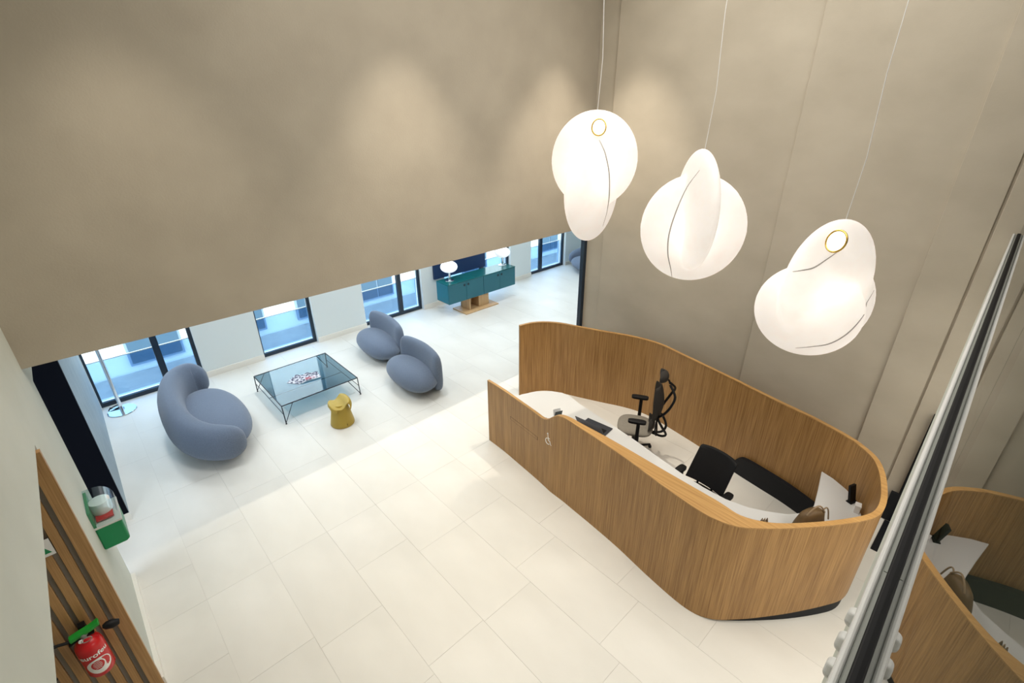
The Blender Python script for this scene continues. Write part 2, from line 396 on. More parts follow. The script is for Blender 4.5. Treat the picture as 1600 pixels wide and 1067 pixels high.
# ------------------------------------------------------------------ reception desk
# outer x, outer y, inner x, inner y (None = offset), top z, bottom z
ST = [(3.84, 4.64, 1.05, 0, .035), (3.825, 4.3, 1.05, 0, .035), (3.79, 3.95, 1.05, 0, .035), (3.755, 3.62, 1.05, 0, .035), (3.735, 3.46, 1.05, 0, .035),
      (3.72, 3.36, 1.09, 0, .035), (3.705, 3.25, 1.19, 0, .04), (3.70, 3.15, 1.25, 0, .05), (3.695, 3.02, 1.27, 0, .06), (3.68, 2.85, 1.27, 0, .075),
      (3.65, 2.5, 1.27, 0, .11), (3.605, 2.1, 1.27, 0, .145), (3.535, 1.68, 1.27, 0, .20), (3.49, 1.3, 1.27, 0, .235), (3.50, 1.1, 1.27, 0, .22),
      (3.565, .93, 1.27, .025, .16), (3.70, .78, 1.27, .05, .085), (3.85, .64, 1.27, .075, .055), (4.1, .43, 1.275, .12, .05), (4.38, .235, 1.275, .155, .05), (4.58, .135, 1.28, .165, .05), (4.80, .125, 1.28, .18, .05),
      (5.06, .175, 1.28, .19, .05), (5.29, .25, 1.285, .20, .05), (5.47, .345, 1.285, .215, .05), (5.59, .475, 1.285, .23, .05), (5.685, .66, 1.29, .24, .045),
      (5.80, 1.05, 1.29, .26, .045), (5.86, 1.40, 1.29, .27, .045), (5.90, 1.64, 1.295, .265, .045), (5.92, 1.74, 1.295, .22, .045), (5.935, 1.82, 1.295, .10, .045), (5.95, 1.90, 1.295, .0, .045), (5.975, 2.05, 1.3, 0, .04),
      (6.07, 2.57, 1.30, 0, .04), (6.14, 3.0, 1.305, 0, .04), (6.175, 3.25, 1.31, 0, .04), (6.165, 3.5, 1.31, 0, .04), (6.09, 3.78, 1.315, 0, .04), (5.94, 4.12, 1.32, 0, .04),
      (5.78, 4.50, 1.325, 0, .04), (5.65, 4.83, 1.33, 0, .04), (5.55, 5.0, 1.33, 0, .04), (5.42, 5.12, 1.335, 0, .04), (5.26, 5.20, 1.34, 0, .04), (5.05, 5.25, 1.34, 0, .04)]
S2 = bez(ST, 4)
S2 = [(a, b, c, max(0.0, d), e) for a, b, c, d, e in S2]
def normals(S):
    N = []
    for i in range(len(S)):
        a = S[max(0, i-1)]; b = S[min(len(S)-1, i+1)]
        t = Vector((b[0]-a[0], b[1]-a[1])).normalized(); N.append(Vector((-t.y, t.x)))   # inward (path runs anticlockwise)
    return N
NN = normals(S2)
desk = thing('reception_desk', 'curved oak reception desk with white worktop and rounded corners', 'reception desk', (4.6, 2.6, 0))
DO = Vector((4.6, 2.6, 0))
def ribbon(S, N, o_off, i_off, zt, zb):
    rings = []
    for s_, n in zip(S, N):
        po = Vector((s_[0], s_[1]))+n*o_off(s_); pi_ = Vector((s_[0], s_[1]))+n*i_off(s_)
        a, b = zt(s_), zb(s_)
        rings.append([(po.x-DO.x, po.y-DO.y, b), (po.x-DO.x, po.y-DO.y, a), (pi_.x-DO.x, pi_.y-DO.y, a), (pi_.x-DO.x, pi_.y-DO.y, b)])
    return MB().loft(rings)
# body: full height outer skin, straight inner skin under the wide ledge
ribbon(S2, NN, lambda s: 0, lambda s: min(s[4], .05)-.004, lambda s: s[2]-.012, lambda s: s[3]).build('panel', 'oak', desk, smooth=True)
ribbon(S2, NN, lambda s: -.001, lambda s: s[4], lambda s: s[2], lambda s: s[2]-.012).build('top_edge', 'oak_top', desk, smooth=True)
# wide ledge thickness (underside box between skin and ledge)
i0 = [i for i, s_ in enumerate(S2) if s_[4] > .052 and s_[1] > .7 and s_[0] < 4]
SL = S2[i0[0]:i0[-1]+1]; NL = NN[i0[0]:i0[-1]+1]
ribbon(SL, NL, lambda s: .045, lambda s: s[4]-.001, lambda s: s[2]-.0125, lambda s: .74).build('inner_panel', 'oak', desk, smooth=True)
# plinth shown where the panel lifts
ip = [i for i, s_ in enumerate(S2) if s_[3] > .004]
SP = S2[ip[0]-2:ip[-1]+1]; NP = NN[ip[0]-2:ip[-1]+1]
ribbon(SP, NP, lambda s: .022, lambda s: .10, lambda s: max(s[3]+.0, .012)+.02, lambda s: 0).build('plinth', 'plinth', desk, smooth=True)
# worktop
wt = [(3.86, 4.42), (4.10, 4.41), (4.28, 4.385), (4.50, 4.29), (4.66, 4.15), (4.745, 4.0), (4.755, 3.86), (4.70, 3.62), (4.665, 3.35), (4.62, 2.98), (4.555, 2.55), (4.485, 2.2), (4.425, 1.85), (4.40, 1.6), (4.405, 1.35), (4.46, 1.14), (4.55, .97), (4.67, .80), (4.80, .71), (4.90, .67), (5.0, .665), (5.3, .72), (5.64, .79),
      (5.60, .66), (5.51, .50), (5.39, .38), (5.22, .29), (4.98, .20), (4.72, .18), (4.52, .215), (4.32, .33), (4.08, .50), (3.82, .73), (3.76, .85), (3.752, 1.5), (3.76, 2.4), (3.77, 3.0), (3.785, 3.4), (3.81, 3.8)]
MB().prism([(a-DO.x, b-DO.y) for a, b in wt], .71, .74).build('worktop', 'worktop', desk, bevel=.003, seg=1)
for (lx, ly) in ((4.45, 4.1), (4.45, 2.2), (4.9, .45)):
    MB().box(lx-DO.x-.3, lx-DO.x+.0, ly-DO.y-.02, ly-DO.y+.02, 0, .71).build('leg', 'worktop', desk)
# pass-through slot and wheelchair symbol on the low front
def fx(y):
    for a, b in zip(S2, S2[1:]):
        if a[1] >= y >= b[1] and a[0] < 4.2: return a[0]+(b[0]-a[0])*(a[1]-y)/(a[1]-b[1]+1e-9)
def strip(y0, y1, z0, z1, out, n=14):
    rings = []
    for k in range(n+1):
        y = y0+(y1-y0)*k/n; x_ = fx(y)
        rings.append([(x_-out-DO.x, y-DO.y, z0), (x_-out-DO.x, y-DO.y, z1), (x_+.004-DO.x, y-DO.y, z1), (x_+.004-DO.x, y-DO.y, z0)])
    return MB().loft(rings)
M_['oak_line'] = mat('dark_oak_joint', (.10, .05, .015), 0.7)
strip(4.13, 3.54, .655, .705, .0012).build('slot_joint', 'oak_line', desk)
strip(4.122, 3.548, .659, .701, .002).build('slot_flap', 'oak', desk)
sy = lambda y: fx(y)-.003-DO.x
def symp(a, b): # a = along (towards smaller y), b = height
    y = 3.33-a; return (sy(y), y-DO.y, .80+b)
sm = MB()
sm.tube([symp(-.005, .075+.0), symp(0, .03), symp(.005, -.005), symp(.035, -.01), symp(.05, -.05), symp(.065, -.055)], .0045, 6)
sm.tube([symp(0, .03), symp(.032, .025)], .004, 6)
sm.tube([symp(-.005+.042*math.cos(t), -.028+.042*math.sin(t)) for t in [math.radians(100+i*18) for i in range(13)]], .0045, 6)
sm.tube([symp(-.012, .088), symp(-.002, .088)], .011, 8)
sm.build('wheelchair_symbol', 'sym', desk)

# things on the desk
lap = thing('laptop', 'open dark grey laptop on the white worktop', 'laptop', (4.40, 3.12, .742), .12)
MB().box(-.10, .125, -.19, .19, 0, .014).build('base', 'silver', lap, bevel=.004)
MB().box(-.06, .03, -.155, .155, .0138, .0158).build('keyboard', 'plastic', lap)
MB().box(.05, .105, -.05, .05, .0138, .0148).build('touchpad', 'silver', lap)
s = MB().box(0, .008, -.19, .19, 0, .235); s.xform(Matrix.Translation((-.105, 0, .01)) @ Matrix.Rotation(math.radians(-28), 4, 'Y')); lid = s.build('lid', 'silver', lap, bevel=.003)
s = MB().box(.0082, .0095, -.178, .178, .012, .222); s.xform(Matrix.Translation((-.105, 0, .01)) @ Matrix.Rotation(math.radians(-28), 4, 'Y')); s.build('screen', 'screen', lid)
br = thing('brochure', 'thin folded leaflet standing open on the worktop beside the laptop', 'leaflet', (4.22, 3.62, .742), 1.2)
MB().box(-.002, .001, -.05, .06, 0, .13).xform(Matrix.Rotation(.25, 4, 'Y')).build('cover', 'white', br)
s = MB().box(-.0015, .0015, -.05, .06, 0, .13); s.xform(Matrix.Rotation(-.28, 4, 'Y')); s.build('back_cover', 'screen', br)
kb = tag(MB().box(-.055, .055, -.09, .09, 0, .012).build('notebook', 'plastic', None, bevel=.003, loc=(4.04, 3.63, .742)), 'black notebook lying flat beside the leaflet', 'notebook')
hb = thing('handbag', 'brown leather handbag on the worktop at the right end of the desk', 'bag', (4.60, .60, .742), -.55)
rg = []
for k in range(9):
    t = k/8; ax = .17*(1-.25*t)*(0.8 if k in (0, 8) else 1); ay = .085*(1-.45*t)*(0.7 if k in (0, 8) else 1)
    rg.append([(p[0]+.012*math.sin(3*t+p[0]*20), p[1], .24*t+.02*math.cos(p[0]*14)*t) for p in superell(20, ax, ay, 3)])
MB().loft(rg).build('body', 'leather', hb, smooth=True, angle=70)
MB().tube([(-.10+.2*k/10*1.0, -.03, .23+.10*math.sin(PI*k/10)) for k in range(11)], .008, 8).build('handle', 'strap', hb, smooth=True)
MB().tube([(.12+.12*k/10, .02, .18+.10*math.sin(PI*k/10)-.012*k) for k in range(11)], .007, 8).build('strap', 'strap', hb, smooth=True)
gl = thing('stationery_rack', 'small brown card rack on the worktop behind the front ledge', 'card rack', (4.30, .93, .742), .4)
MB().box(-.05, .05, -.03, .03, 0, .015).build('base', 'leather', gl)
for k in range(3):
    s = MB().box(-.045, .045, -.003, .003, .012, .09-.01*k); s.xform(Matrix.Translation((0, -.018+.018*k, 0)) @ Matrix.Rotation(.25, 4, 'X')); s.build('divider', ('leather', 'strap', 'leather')[k], gl)
tb = thing('card_terminal', 'black framed terminal standing at the far right corner of the worktop', 'terminal', (5.34, .41, .742), -.35)
MB().box(-.05, .05, -.03, .03, 0, .012).build('foot', 'plastic', tb, bevel=.003)
s = MB().box(-.045, .045, -.014, .014, .0, .19); s.xform(Matrix.Translation((0, 0, .01)) @ Matrix.Rotation(-.25, 4, 'X')); tp = s.build('body', 'plastic', tb, bevel=.005)
s = MB().box(-.035, .035, .0141, .0155, .05, .17); s.xform(Matrix.Translation((0, 0, .01)) @ Matrix.Rotation(-.25, 4, 'X')); s.build('display', 'metal_g', tp)
bx = thing('paper_box', 'small white card box beside the black terminal', 'box', (5.22, .335, .742), .2)
MB().box(-.035, .035, -.025, .025, 0, .09).build('body', 'white', bx, bevel=.002)
MB().box(-.037, .037, -.027, .027, .07, .093).build('lid', 'white', bx, bevel=.002)

# ------------------------------------------------------------------ office chairs
def star_base(root, R=.30):
    b = MB().lathe([(.035, .06), (.035, .10), (.028, .12), (.025, .42), (.03, .43)], n=16); b.build('gas_column', 'plastic', root, smooth=True)
    for k in range(5):
        a = 2*PI*k/5+.3
        leg = MB().tube([(0, 0, .095), (R*.5*math.cos(a), R*.5*math.sin(a), .085), (R*math.cos(a), R*math.sin(a), .065)], [.028, .02, .014], 8).build('leg', 'plastic', root, smooth=True)
        c = MB().lathe([(.012, -.012), (.027, -.012), (.027, .012), (.012, .012)], n=16)
        c.xform(Matrix.Translation((R*math.cos(a), R*math.sin(a), .0275)) @ Matrix.Rotation(a+PI/2, 4, 'Z') @ Matrix.Rotation(PI/2, 4, 'X')); c.build('caster', 'rubber', leg, smooth=True)
def armrest(root, sx, z, y0=-.04, pad=(.045, .12)):
    p = MB().box(sx-.024, sx+.024, y0-.024, y0+.024, .40, z-.02).box(min(sx, sx*.5), max(sx, sx*.5), y0-.03, y0+.03, .395, .425).build('arm_post', 'plastic', root, bevel=.006)
    MB().prism([(sx+a, y0+.02+b) for a, b in superell(20, pad[0], pad[1], 3.5)], z-.036, z).build('arm_pad', 'plastic', p, smooth=True, bevel=.005)
# chair 1: faces +y locally, back towards -y
c1 = thing('office_chair', 'ergonomic office chair with taupe seat, mesh back and headrest', 'office chair', (5.17, 2.99, 0), math.radians(30))
star_base(c1)
rg = []
for z, k in ((.435, .82), (.45, .97), (.475, 1.0), (.49, .96), (.497, .8), (.494, .3)):
    rg.append([(a*k, b*k, z) for a, b in superell(36, .245, .245, 3.0)])
MB().loft(rg).build('seat', 'taupe', c1, smooth=True, angle=60)
for sx in (-.315, .315): armrest(c1, sx, .77)
# backrest: hourglass mesh sheet with tubular loops
def back_y(z): # side profile of the spine
    return -.235-.075*math.sin((z-.56)*4.6)-.02
def back_w(z):
    t = (z-.50)/.56; return (.12+.11*math.sin(PI*min(1, max(0, (t-.18)/.82)))**.8) if t > .25 else (.12+.0*t)
rg = []
for k in range(15):
    z = .66+.52*k/14; wv = .21*math.sin(PI*(k+2.2)/18)**.55
    rg.append([(wv*math.cos(2*PI*j/20), back_y(z)+.012*math.sin(2*PI*j/20)-.0+.12*(abs(math.cos(2*PI*j/20))**2)*wv/.2, z) for j in range(20)])
bk = MB().loft(rg).build('backrest', 'mesh', c1, smooth=True, angle=70)
rg = []
for k in range(9):
    z = .49+.16*k/8; wv = .19*math.sin(PI*(k+1.2)/10.4)**.6
    rg.append([(wv*math.cos(2*PI*j/20), -.245+.018*math.sin(2*PI*j/20)+.07*abs(math.cos(2*PI*j/20))**2, z) for j in range(20)])
MB().loft(rg).build('lumbar_pad', 'mesh', c1, smooth=True, angle=70)
for sx in (-1, 1):
    MB().tube(bez([(0, -.20, .41), (sx*.05, -.36, .40), (sx*.11, -.42, .48), (sx*.15, -.35, .62), (sx*.08, -.29, .70), (sx*.15, -.35, .82), (sx*.17, -.42, .96), (sx*.12, -.46, 1.10), (sx*.03, -.38, 1.22)], 5), .017, 8).build('frame_loop', 'plastic', c1, smooth=True)
MB().tube(bez([(-.17, -.29, .48), (-.19, -.27, .54), (-.12, -.27, .62), (0, -.28, .63), (.12, -.27, .62), (.19, -.27, .54), (.17, -.29, .48), (0, -.30, .45), (-.17, -.29, .48)], 4), .011, 8).build('lumbar_frame', 'plastic', c1, smooth=True)
MB().tube([(0, -.38, 1.22), (0, -.36, 1.27), (0, -.31, 1.30)], .013, 8).build('headrest_arm', 'plastic', c1, smooth=True)
rg = []
for k in range(9):
    t = -1+2*k/8; q = math.sqrt(max(0.02, 1-t*t))
    rg.append([(.14*q*math.cos(2*PI*j/20), -.30+.055*q*math.sin(2*PI*j/20)+.05*math.cos(2*PI*j/20)**2, 1.325+.085*t) for j in range(20)])
MB().loft(rg).build('headrest', 'mesh', c1, smooth=True, angle=80)
# chair 2: faces -x
c2 = thing('office_chair', 'black office chair with broad plain backrest, drawn up to the worktop', 'office chair', (4.49, 1.69, 0), math.radians(85))
star_base(c2)
rg = []
for z, k in ((.43, .85), (.45, .98), (.48, 1.0), (.495, .95), (.498, .6)):
    rg.append([(a*k, b*k, z) for a, b in superell(32, .24, .23, 3.2)])
MB().loft(rg).build('seat', 'plastic', c2, smooth=True, angle=60)
for sx in (-.30, .30): armrest(c2, sx, .665, -.10, (.045, .085))
rings = []
for k in range(13):
    u = -1+2*k/12; rr = []
    for j in range(11):
        v = j/10; z = .585+.375*v; wv = .235-.005*v
        rr.append((u*wv, -.09-.22*v-.035*(1-u*u), z-(.02*(abs(u)**3) if v > .9 else 0)))
    for j in range(10, -1, -1):
        v = j/10; z = .585+.375*v; wv = .235-.005*v
        rr.append((u*wv, -.09-.22*v-.035*(1-u*u)-.035, z-(.02*(abs(u)**3) if v > .9 else 0)))
    rings.append(rr)
MB().loft(rings).build('backrest', 'plastic', c2, bevel=.008)
for sx in (-.08, .10):
    MB().tube([(sx, -.16, .62), (sx, -.15, .54), (sx*.6, -.16, .44), (0, -.02, .42)], .013, 8).build('back_support', 'plastic', c2, smooth=True)

# ------------------------------------------------------------------ cocoon pendant lamps
def ellipsoid_ring(c, a, b, n, ra, rb, rn, nu=40, nv=20):
    c, a, b, n = Vector(c), Vector(a), Vector(b), Vector(n); rings = []
    for i in range(nv+1):
        ph = -PI/2+PI*i/nv; q = max(math.cos(ph), .003); sgn = math.sin(ph)
        rings.append([c+a*(ra*q*math.cos(2*PI*k/nu))+b*(rb*q*math.sin(2*PI*k/nu))+n*(rn*sgn) for k in range(nu)])
    return rings
def cam_frame(loc):
    d = (Vector(loc)-Vector((0, 0, 4.6))).normalized()
    return d
def lamp(loc, label, discs, ring, power, group=None, crease_shadows=(), cp=None):
    """discs: (dx, dz, radius_x, radius_z, thickness, turn about vertical, lean) in the lamp's own frame"""
    d = Vector((loc[0], loc[1], 0)).normalized(); az = math.atan2(d.y, d.x)-PI/2   # local y points away from the hall gallery
    root = thing('pendant_lamp', label, 'pendant lamp', loc, az, group)
    mb = MB()
    for (dx, dy, dz, rx, rz, th, turn, lean) in discs:
        Rm = Matrix.Rotation(turn, 3, 'Z') @ Matrix.Rotation(lean, 3, 'Y')
        mb.loft(ellipsoid_ring((dx, dy, dz), Rm @ Vector((1, 0, 0)), Rm @ Vector((0, 0, 1)), Rm @ Vector((0, 1, 0)), rx, rz, th))
    o = mb.build('shade', 'shade', root, smooth=True)
    md = o.modifiers.new('r', 'REMESH'); md.mode = 'VOXEL'; md.voxel_size = .012; md.use_smooth_shade = True
    sm_ = o.modifiers.new('s', 'SMOOTH'); sm_.factor = .5; sm_.iterations = 28
    dg = bpy.context.evaluated_depsgraph_get(); me = bpy.data.meshes.new_from_object(o.evaluated_get(dg))
    o.modifiers.clear(); o.data = me
    for p in me.polygons: p.use_smooth = True
    if not me.materials: me.materials.append(M_['shade'])
    topz = max(v.co.z for v in me.vertices)
    tv = max(me.vertices, key=lambda v: v.co.z).co
    h = CEIL-loc[2]
    MB().tube([(tv.x, tv.y, topz-.02), (tv.x+.02, tv.y, topz+.5), (tv.x-.01, tv.y, topz+1.1), (tv.x, tv.y, h)], .0028, 6).build('cable', 'white', root, smooth=True)
    MB().lathe([(.06, -.03), (.06, 0)], (tv.x, tv.y, h-.001), 20).build('ceiling_rose', 'white', root, smooth=True)
    from mathutils.bvhtree import BVHTree
    bv = BVHTree.FromPolygons([v.co for v in me.vertices], [tuple(p.vertices) for p in me.polygons])
    for sm in crease_shadows:
        pts = []
        for (a, b) in bez([((p[0]-cp[0])/cp[2], -(p[1]-cp[1])/cp[2]/.95) for p in sm], 5):
            hit = bv.ray_cast(Vector((a, -2, b)), Vector((0, 1, 0)))
            if hit[0] is not None: pts.append(hit[0]+Vector((0, -.0005, 0)))
        n_ = len(pts)
        if n_ > 3: MB().tube(pts, [.0022+.0045*math.sin(PI*i/(n_-1)) for i in range(n_)], 6).build('crease_shadow', 'crease_shadow', root, smooth=True)  # thin grey line stands for the shadow along the lampshade's fold
    if ring:
        rx, ry, rz, rr, tilt, turn = ring
        s = MB().tube([(rr*math.cos(2*PI*k/28), 0, rr*1.15*math.sin(2*PI*k/28)) for k in range(28)], .009, 8, True)
        Rm = Matrix.Translation((rx, ry, rz)) @ Matrix.Rotation(turn, 4, 'Z') @ Matrix.Rotation(tilt, 4, 'X')
        s.xform(Rm); s.build('ring', 'gold', root, smooth=True)
        s = MB().loft([[(rr*.93*math.cos(2*PI*k/28), q, rr*1.07*math.sin(2*PI*k/28)) for k in range(28)] for q in (-.004, .004)]); s.xform(Rm); s.build('lens', 'lens', root)
    return root
def bulb(loc, power):
    l = bpy.data.lights.new('pendant_bulb_light', 'POINT'); l.energy = power; l.color = (1, .93, .84); l.shadow_soft_size = .10
    o = bpy.data.objects.new('pendant_bulb_light', l); o.location = loc; COL.objects.link(o)
LG = None
L1 = (4.85, 3.75, 3.87)
lamp(L1, 'leftmost cocoon pendant lamp, teardrop pointing down with a gold ring at top', [(-.02, 0, .12, .50, .54, .17, .0, 0), (-.02, -.04, -.20, .47, .62, .15, math.radians(51), 0)], (.01, -.15, .48, .075, -.32, 0), 20, crease_shadows=[[(935,218),(940,226),(946,238),(953,262),(956,292),(955,320),(950,343)]], cp=(932,262,132))
bulb((L1[0], L1[1], L1[2]), 4.5)
L2 = (4.87, 2.45, 3.40)
lamp(L2, 'middle cocoon pendant lamp, round disc with a pointed fin rising at top', [(0, 0, 0, .53, .56, .17, .0, 0), (.0, -.1, .20, .52, .60, .12, math.radians(-68), .0)], None, 20, crease_shadows=[[(1080,262),(1066,288),(1056,320),(1050,355),(1052,385),(1059,408),(1063,425)]], cp=(1082,350,150))
bulb((L2[0], L2[1], L2[2]), 4.5)
L3 = (5.00, 1.19, 3.02)
lamp(L3, 'lowest cocoon pendant lamp at right, slanting folded disc with a gold ring', [(-.04, -.05, -.20, .46, .45, .17, .0, .35), (.05, -.02, .07, .42, .60, .17, math.radians(38), .0), (.18, .20, -.16, .30, .42, .12, math.radians(10), .0)], (.03, -.255, .52, .078, -.3, -.45), 20, crease_shadows=[[(1240,415),(1252,411),(1265,406),(1277,395),(1291,381)],[(1352,427),(1348,452),(1339,481),(1327,503),(1311,519),(1291,528),(1270,537)]], cp=(1278,450,167))
bulb((L3[0], L3[1], L3[2]), 4.5)

# ------------------------------------------------------------------ lounge seating
def cushion(root, name, cx, cy, rx, ry, h, z0=.0, egg=0.0, dome=.06, n=48, m='fabric', p=2.15, bot=.80):
    prof = []
    K = 16
    for k in range(K+1):
        ph = -PI/2+PI*k/K
        rr = math.cos(ph)**.62 if math.cos(ph) > 0 else 0; zz = (math.sin(ph)+1)/2
        if ph < 0: rr = rr*(bot+(1-bot)*(1+math.sin(ph)))
        prof.append((max(rr, .004), z0+h*zz))
    rings = []
    for r_, z in prof:
        rings.append([(cx+a*r_*(1+egg*b/ry), cy+b*r_, z) for a, b in superell(n, rx, ry, p)])
    return MB().loft(rings).build(name, m, root, smooth=True, angle=80)
def swept_back(root, name, path, m='fabric', n=28, p=2.3, caps=8):
    """path: (x, y, z centre, half thickness, half height); rounded ends"""
    S = bez(path, 8); N = len(S); rings = []
    for i, s_ in enumerate(S):
        a = S[max(0, i-1)]; b = S[min(N-1, i+1)]
        t = Vector((b[0]-a[0], b[1]-a[1], b[2]-a[2])); t.z = 0; t.normalize(); nrm = Vector((-t.y, t.x, 0))
        e = min(i, N-1-i)/caps; k = math.sqrt(max(0.0, 1-(1-min(1, e))**2)); k = max(k, .03)
        rings.append([Vector((s_[0], s_[1], s_[2]))+nrm*(c[0]*k)+Vector((0, 0, c[1]*k)) for c in superell(n, s_[3], s_[4], p)])
    return MB().loft(rings).build(name, m, root, smooth=True, angle=80)
sofa = thing('curved_sofa', 'blue grey two seat sofa with thick back wrapping round the seat', 'sofa', (.77, 7.62, 0))
cushion(sofa, 'seat', .14, .10, .45, .96, .43, .03, .0)
swept_back(sofa, 'backrest', [(.36, 1.16, .42, .13, .28), (.12, 1.24, .45, .15, .31), (-.13, 1.02, .46, .16, .33), (-.28, .55, .45, .17, .33), (-.32, 0, .43, .175, .32), (-.27, -.36, .40, .185, .30), (-.14, -.64, .37, .19, .28), (.08, -.82, .34, .19, .26), (.32, -.80, .32, .17, .24)])
MB().lathe([(.05, 0), (.05, .05)], (.1, .6, 0), 12).lathe([(.05, 0), (.05, .05)], (.1, -.6, 0), 12).build('foot', 'plastic', sofa)
def lounge_chair(loc, rz, label):
    c = thing('lounge_chair', label, 'lounge chair', loc, rz, None)
    cushion(c, 'seat', -.01, .02, .35, .66, .45, .02, .0)
    swept_back(c, 'backrest', [(.12, .60, .50, .07, .25), (.20, .44, .46, .085, .31), (.26, .20, .42, .09, .35), (.28, -.06, .40, .09, .37), (.27, -.34, .38, .09, .36), (.22, -.58, .37, .085, .33)], n=24, p=3.2, caps=5)
    MB().lathe([(.04, 0), (.04, .03)], (-.02, .2, 0), 12).lathe([(.04, 0), (.04, .03)], (-.02, -.16, 0), 12).build('foot', 'plastic', c)
    return c
lounge_chair((3.88, 6.78, 0), math.radians(-4), 'nearer of the two blue grey lounge chairs with upright curved back')
lounge_chair((4.06, 8.28, 0), math.radians(-4), 'farther of the two blue grey lounge chairs, nearest the windows')
fs = thing('far_sofa', 'blue sofa half hidden at the far right end of the lounge', 'sofa', (11.35, 8.55, 0), math.radians(170))
cushion(fs, 'seat', .1, 0, .45, .8, .43, .03)
swept_back(fs, 'backrest', [(.36, .9, .42, .13, .28), (-.05, .9, .45, .15, .31), (-.28, .4, .45, .17, .33), (-.30, -.2, .42, .17, .31), (-.10, -.72, .36, .17, .26), (.3, -.86, .32, .15, .22)])

# coffee table
ct = thing('coffee_table', 'square low coffee table with smoked glass top and thin black steel frame', 'coffee table', (2.40, 7.86, 0))
tw = .645; tz = .325
MB().box(-tw, tw, -tw, tw, tz-.008, tz).build('glass_top', 'smoke', ct)
MB().tube([(-tw, -tw, tz-.004), (tw, -tw, tz-.004)], .009, 8).tube([(tw, -tw, tz-.004), (tw, tw, tz-.004)], .009, 8).tube([(tw, tw, tz-.004), (-tw, tw, tz-.004)], .009, 8).tube([(-tw, tw, tz-.004), (-tw, -tw, tz-.004)], .009, 8).build('rim', 'steel', ct)
for sx in (-1, 1):
    for sy_ in (-1, 1):
        l = MB().tube([(sx*tw, sy_*tw, tz), (sx*(tw+.0), sy_*(tw+.03), 0.004)], .008, 8).build('leg', 'steel', ct)
        MB().tube([(sx*(tw-.17), sy_*tw, tz-.01), (sx*tw, sy_*(tw+.03), 0.02)], .006, 6).build('brace', 'steel', l)
        MB().lathe([(.013, 0), (.013, .01)], (sx*tw, sy_*(tw+.03), 0), 10).build('foot', 'steel', l)
for sx in (-1, 1):
    MB().tube([(sx*tw, -tw-.015, .17), (sx*tw, tw+.015, .17)], .005, 6).build('stretcher', 'steel', ct)
MB().tube([(-tw, 0, .17), (tw, 0, .17)], .005, 6).build('stretcher', 'steel', ct)
M_['paper'] = noisy(mat('printed_page', (.4, .4, .45), 0.6), (.02, .02, .06), (.55, .55, .60), (1, 1, 1), 22, 3, .46, .56)
M_['photo'] = noisy(mat('printed_photo', (.4, .4, .45), 0.6), (.30, .02, .04), (.55, .50, .55), (1, 1, 1), 20, 3, .42, .6)
mags = [('bottom magazine of the fanned stack on the glass table', -.13, .02, .65), ('middle magazine of the fanned stack on the glass table', -.02, -.02, .25), ('top magazine with a red picture on the glass coffee table', .06, -.06, -.12)]
for i, (lb, dx, dy, a) in enumerate(mags):
    mg = thing('magazine', lb, 'magazine', (2.40+dx, 7.86+dy-.02, tz+.001+i*.0075), a, 'magazines on the coffee table')
    MB().box(-.145, .145, -.12, .12, 0, .006).build('pages', 'white', mg)
    MB().box(-.145, .145, -.12, .12, .006, .0065).build('cover', 'paper', mg)
    MB().box(-.10, .08, -.08, -.0, .0065, .0068).build('cover_picture', 'photo' if i == 2 else 'paper', mg)

# ochre stool
st = thing('stool', 'ochre yellow moulded stool with folded saddle seat', 'stool', (2.43, 6.60, 0), math.radians(-6))
MB().lathe([(.18, 0), (.185, .01), (.18, .05), (.125, .34), (.11, .375)], n=40).build('body', 'ochre', st, smooth=True, angle=50)
prof_ = bez([(-.165, .335), (-.155, .385), (-.11, .385), (-.04, .372), (.03, .395), (.09, .435), (.135, .445), (.165, .415), (.172, .36), (.155, .315)], 4)
rings = []
for i in range(19):
    v = -1+2*i/18; k = (1-abs(v)**3.2*.30); yy = .17*v
    outer = [(x_*k, yy+.02*(z_-.38)/.06*.3, z_-.03*v*v*.6-.012*max(0, -v)*(1 if x_ < .05 else 0)) for x_, z_ in prof_]
    inner = []
    for q, (x_, z_) in enumerate(prof_):
        a_ = prof_[max(0, q-1)]; b_ = prof_[min(len(prof_)-1, q+1)]; tt = Vector((b_[0]-a_[0], b_[1]-a_[1])).normalized()
        inner.append(((x_+tt.y*.022)*k, yy, z_-tt.x*.022-.03*v*v*.6))
    rings.append(outer+inner[::-1])
MB().loft(rings).build('seat', 'ochre', st, smooth=True, angle=60)
sl_ = MB().box(-.004, .004, -.168, -.158, .03, .07); sl_.xform(Matrix.Rotation(.1, 4, 'Z') @ Matrix.Translation((0, -.014, 0))); sl_.build('drain_slot', 'ochre_d', st)

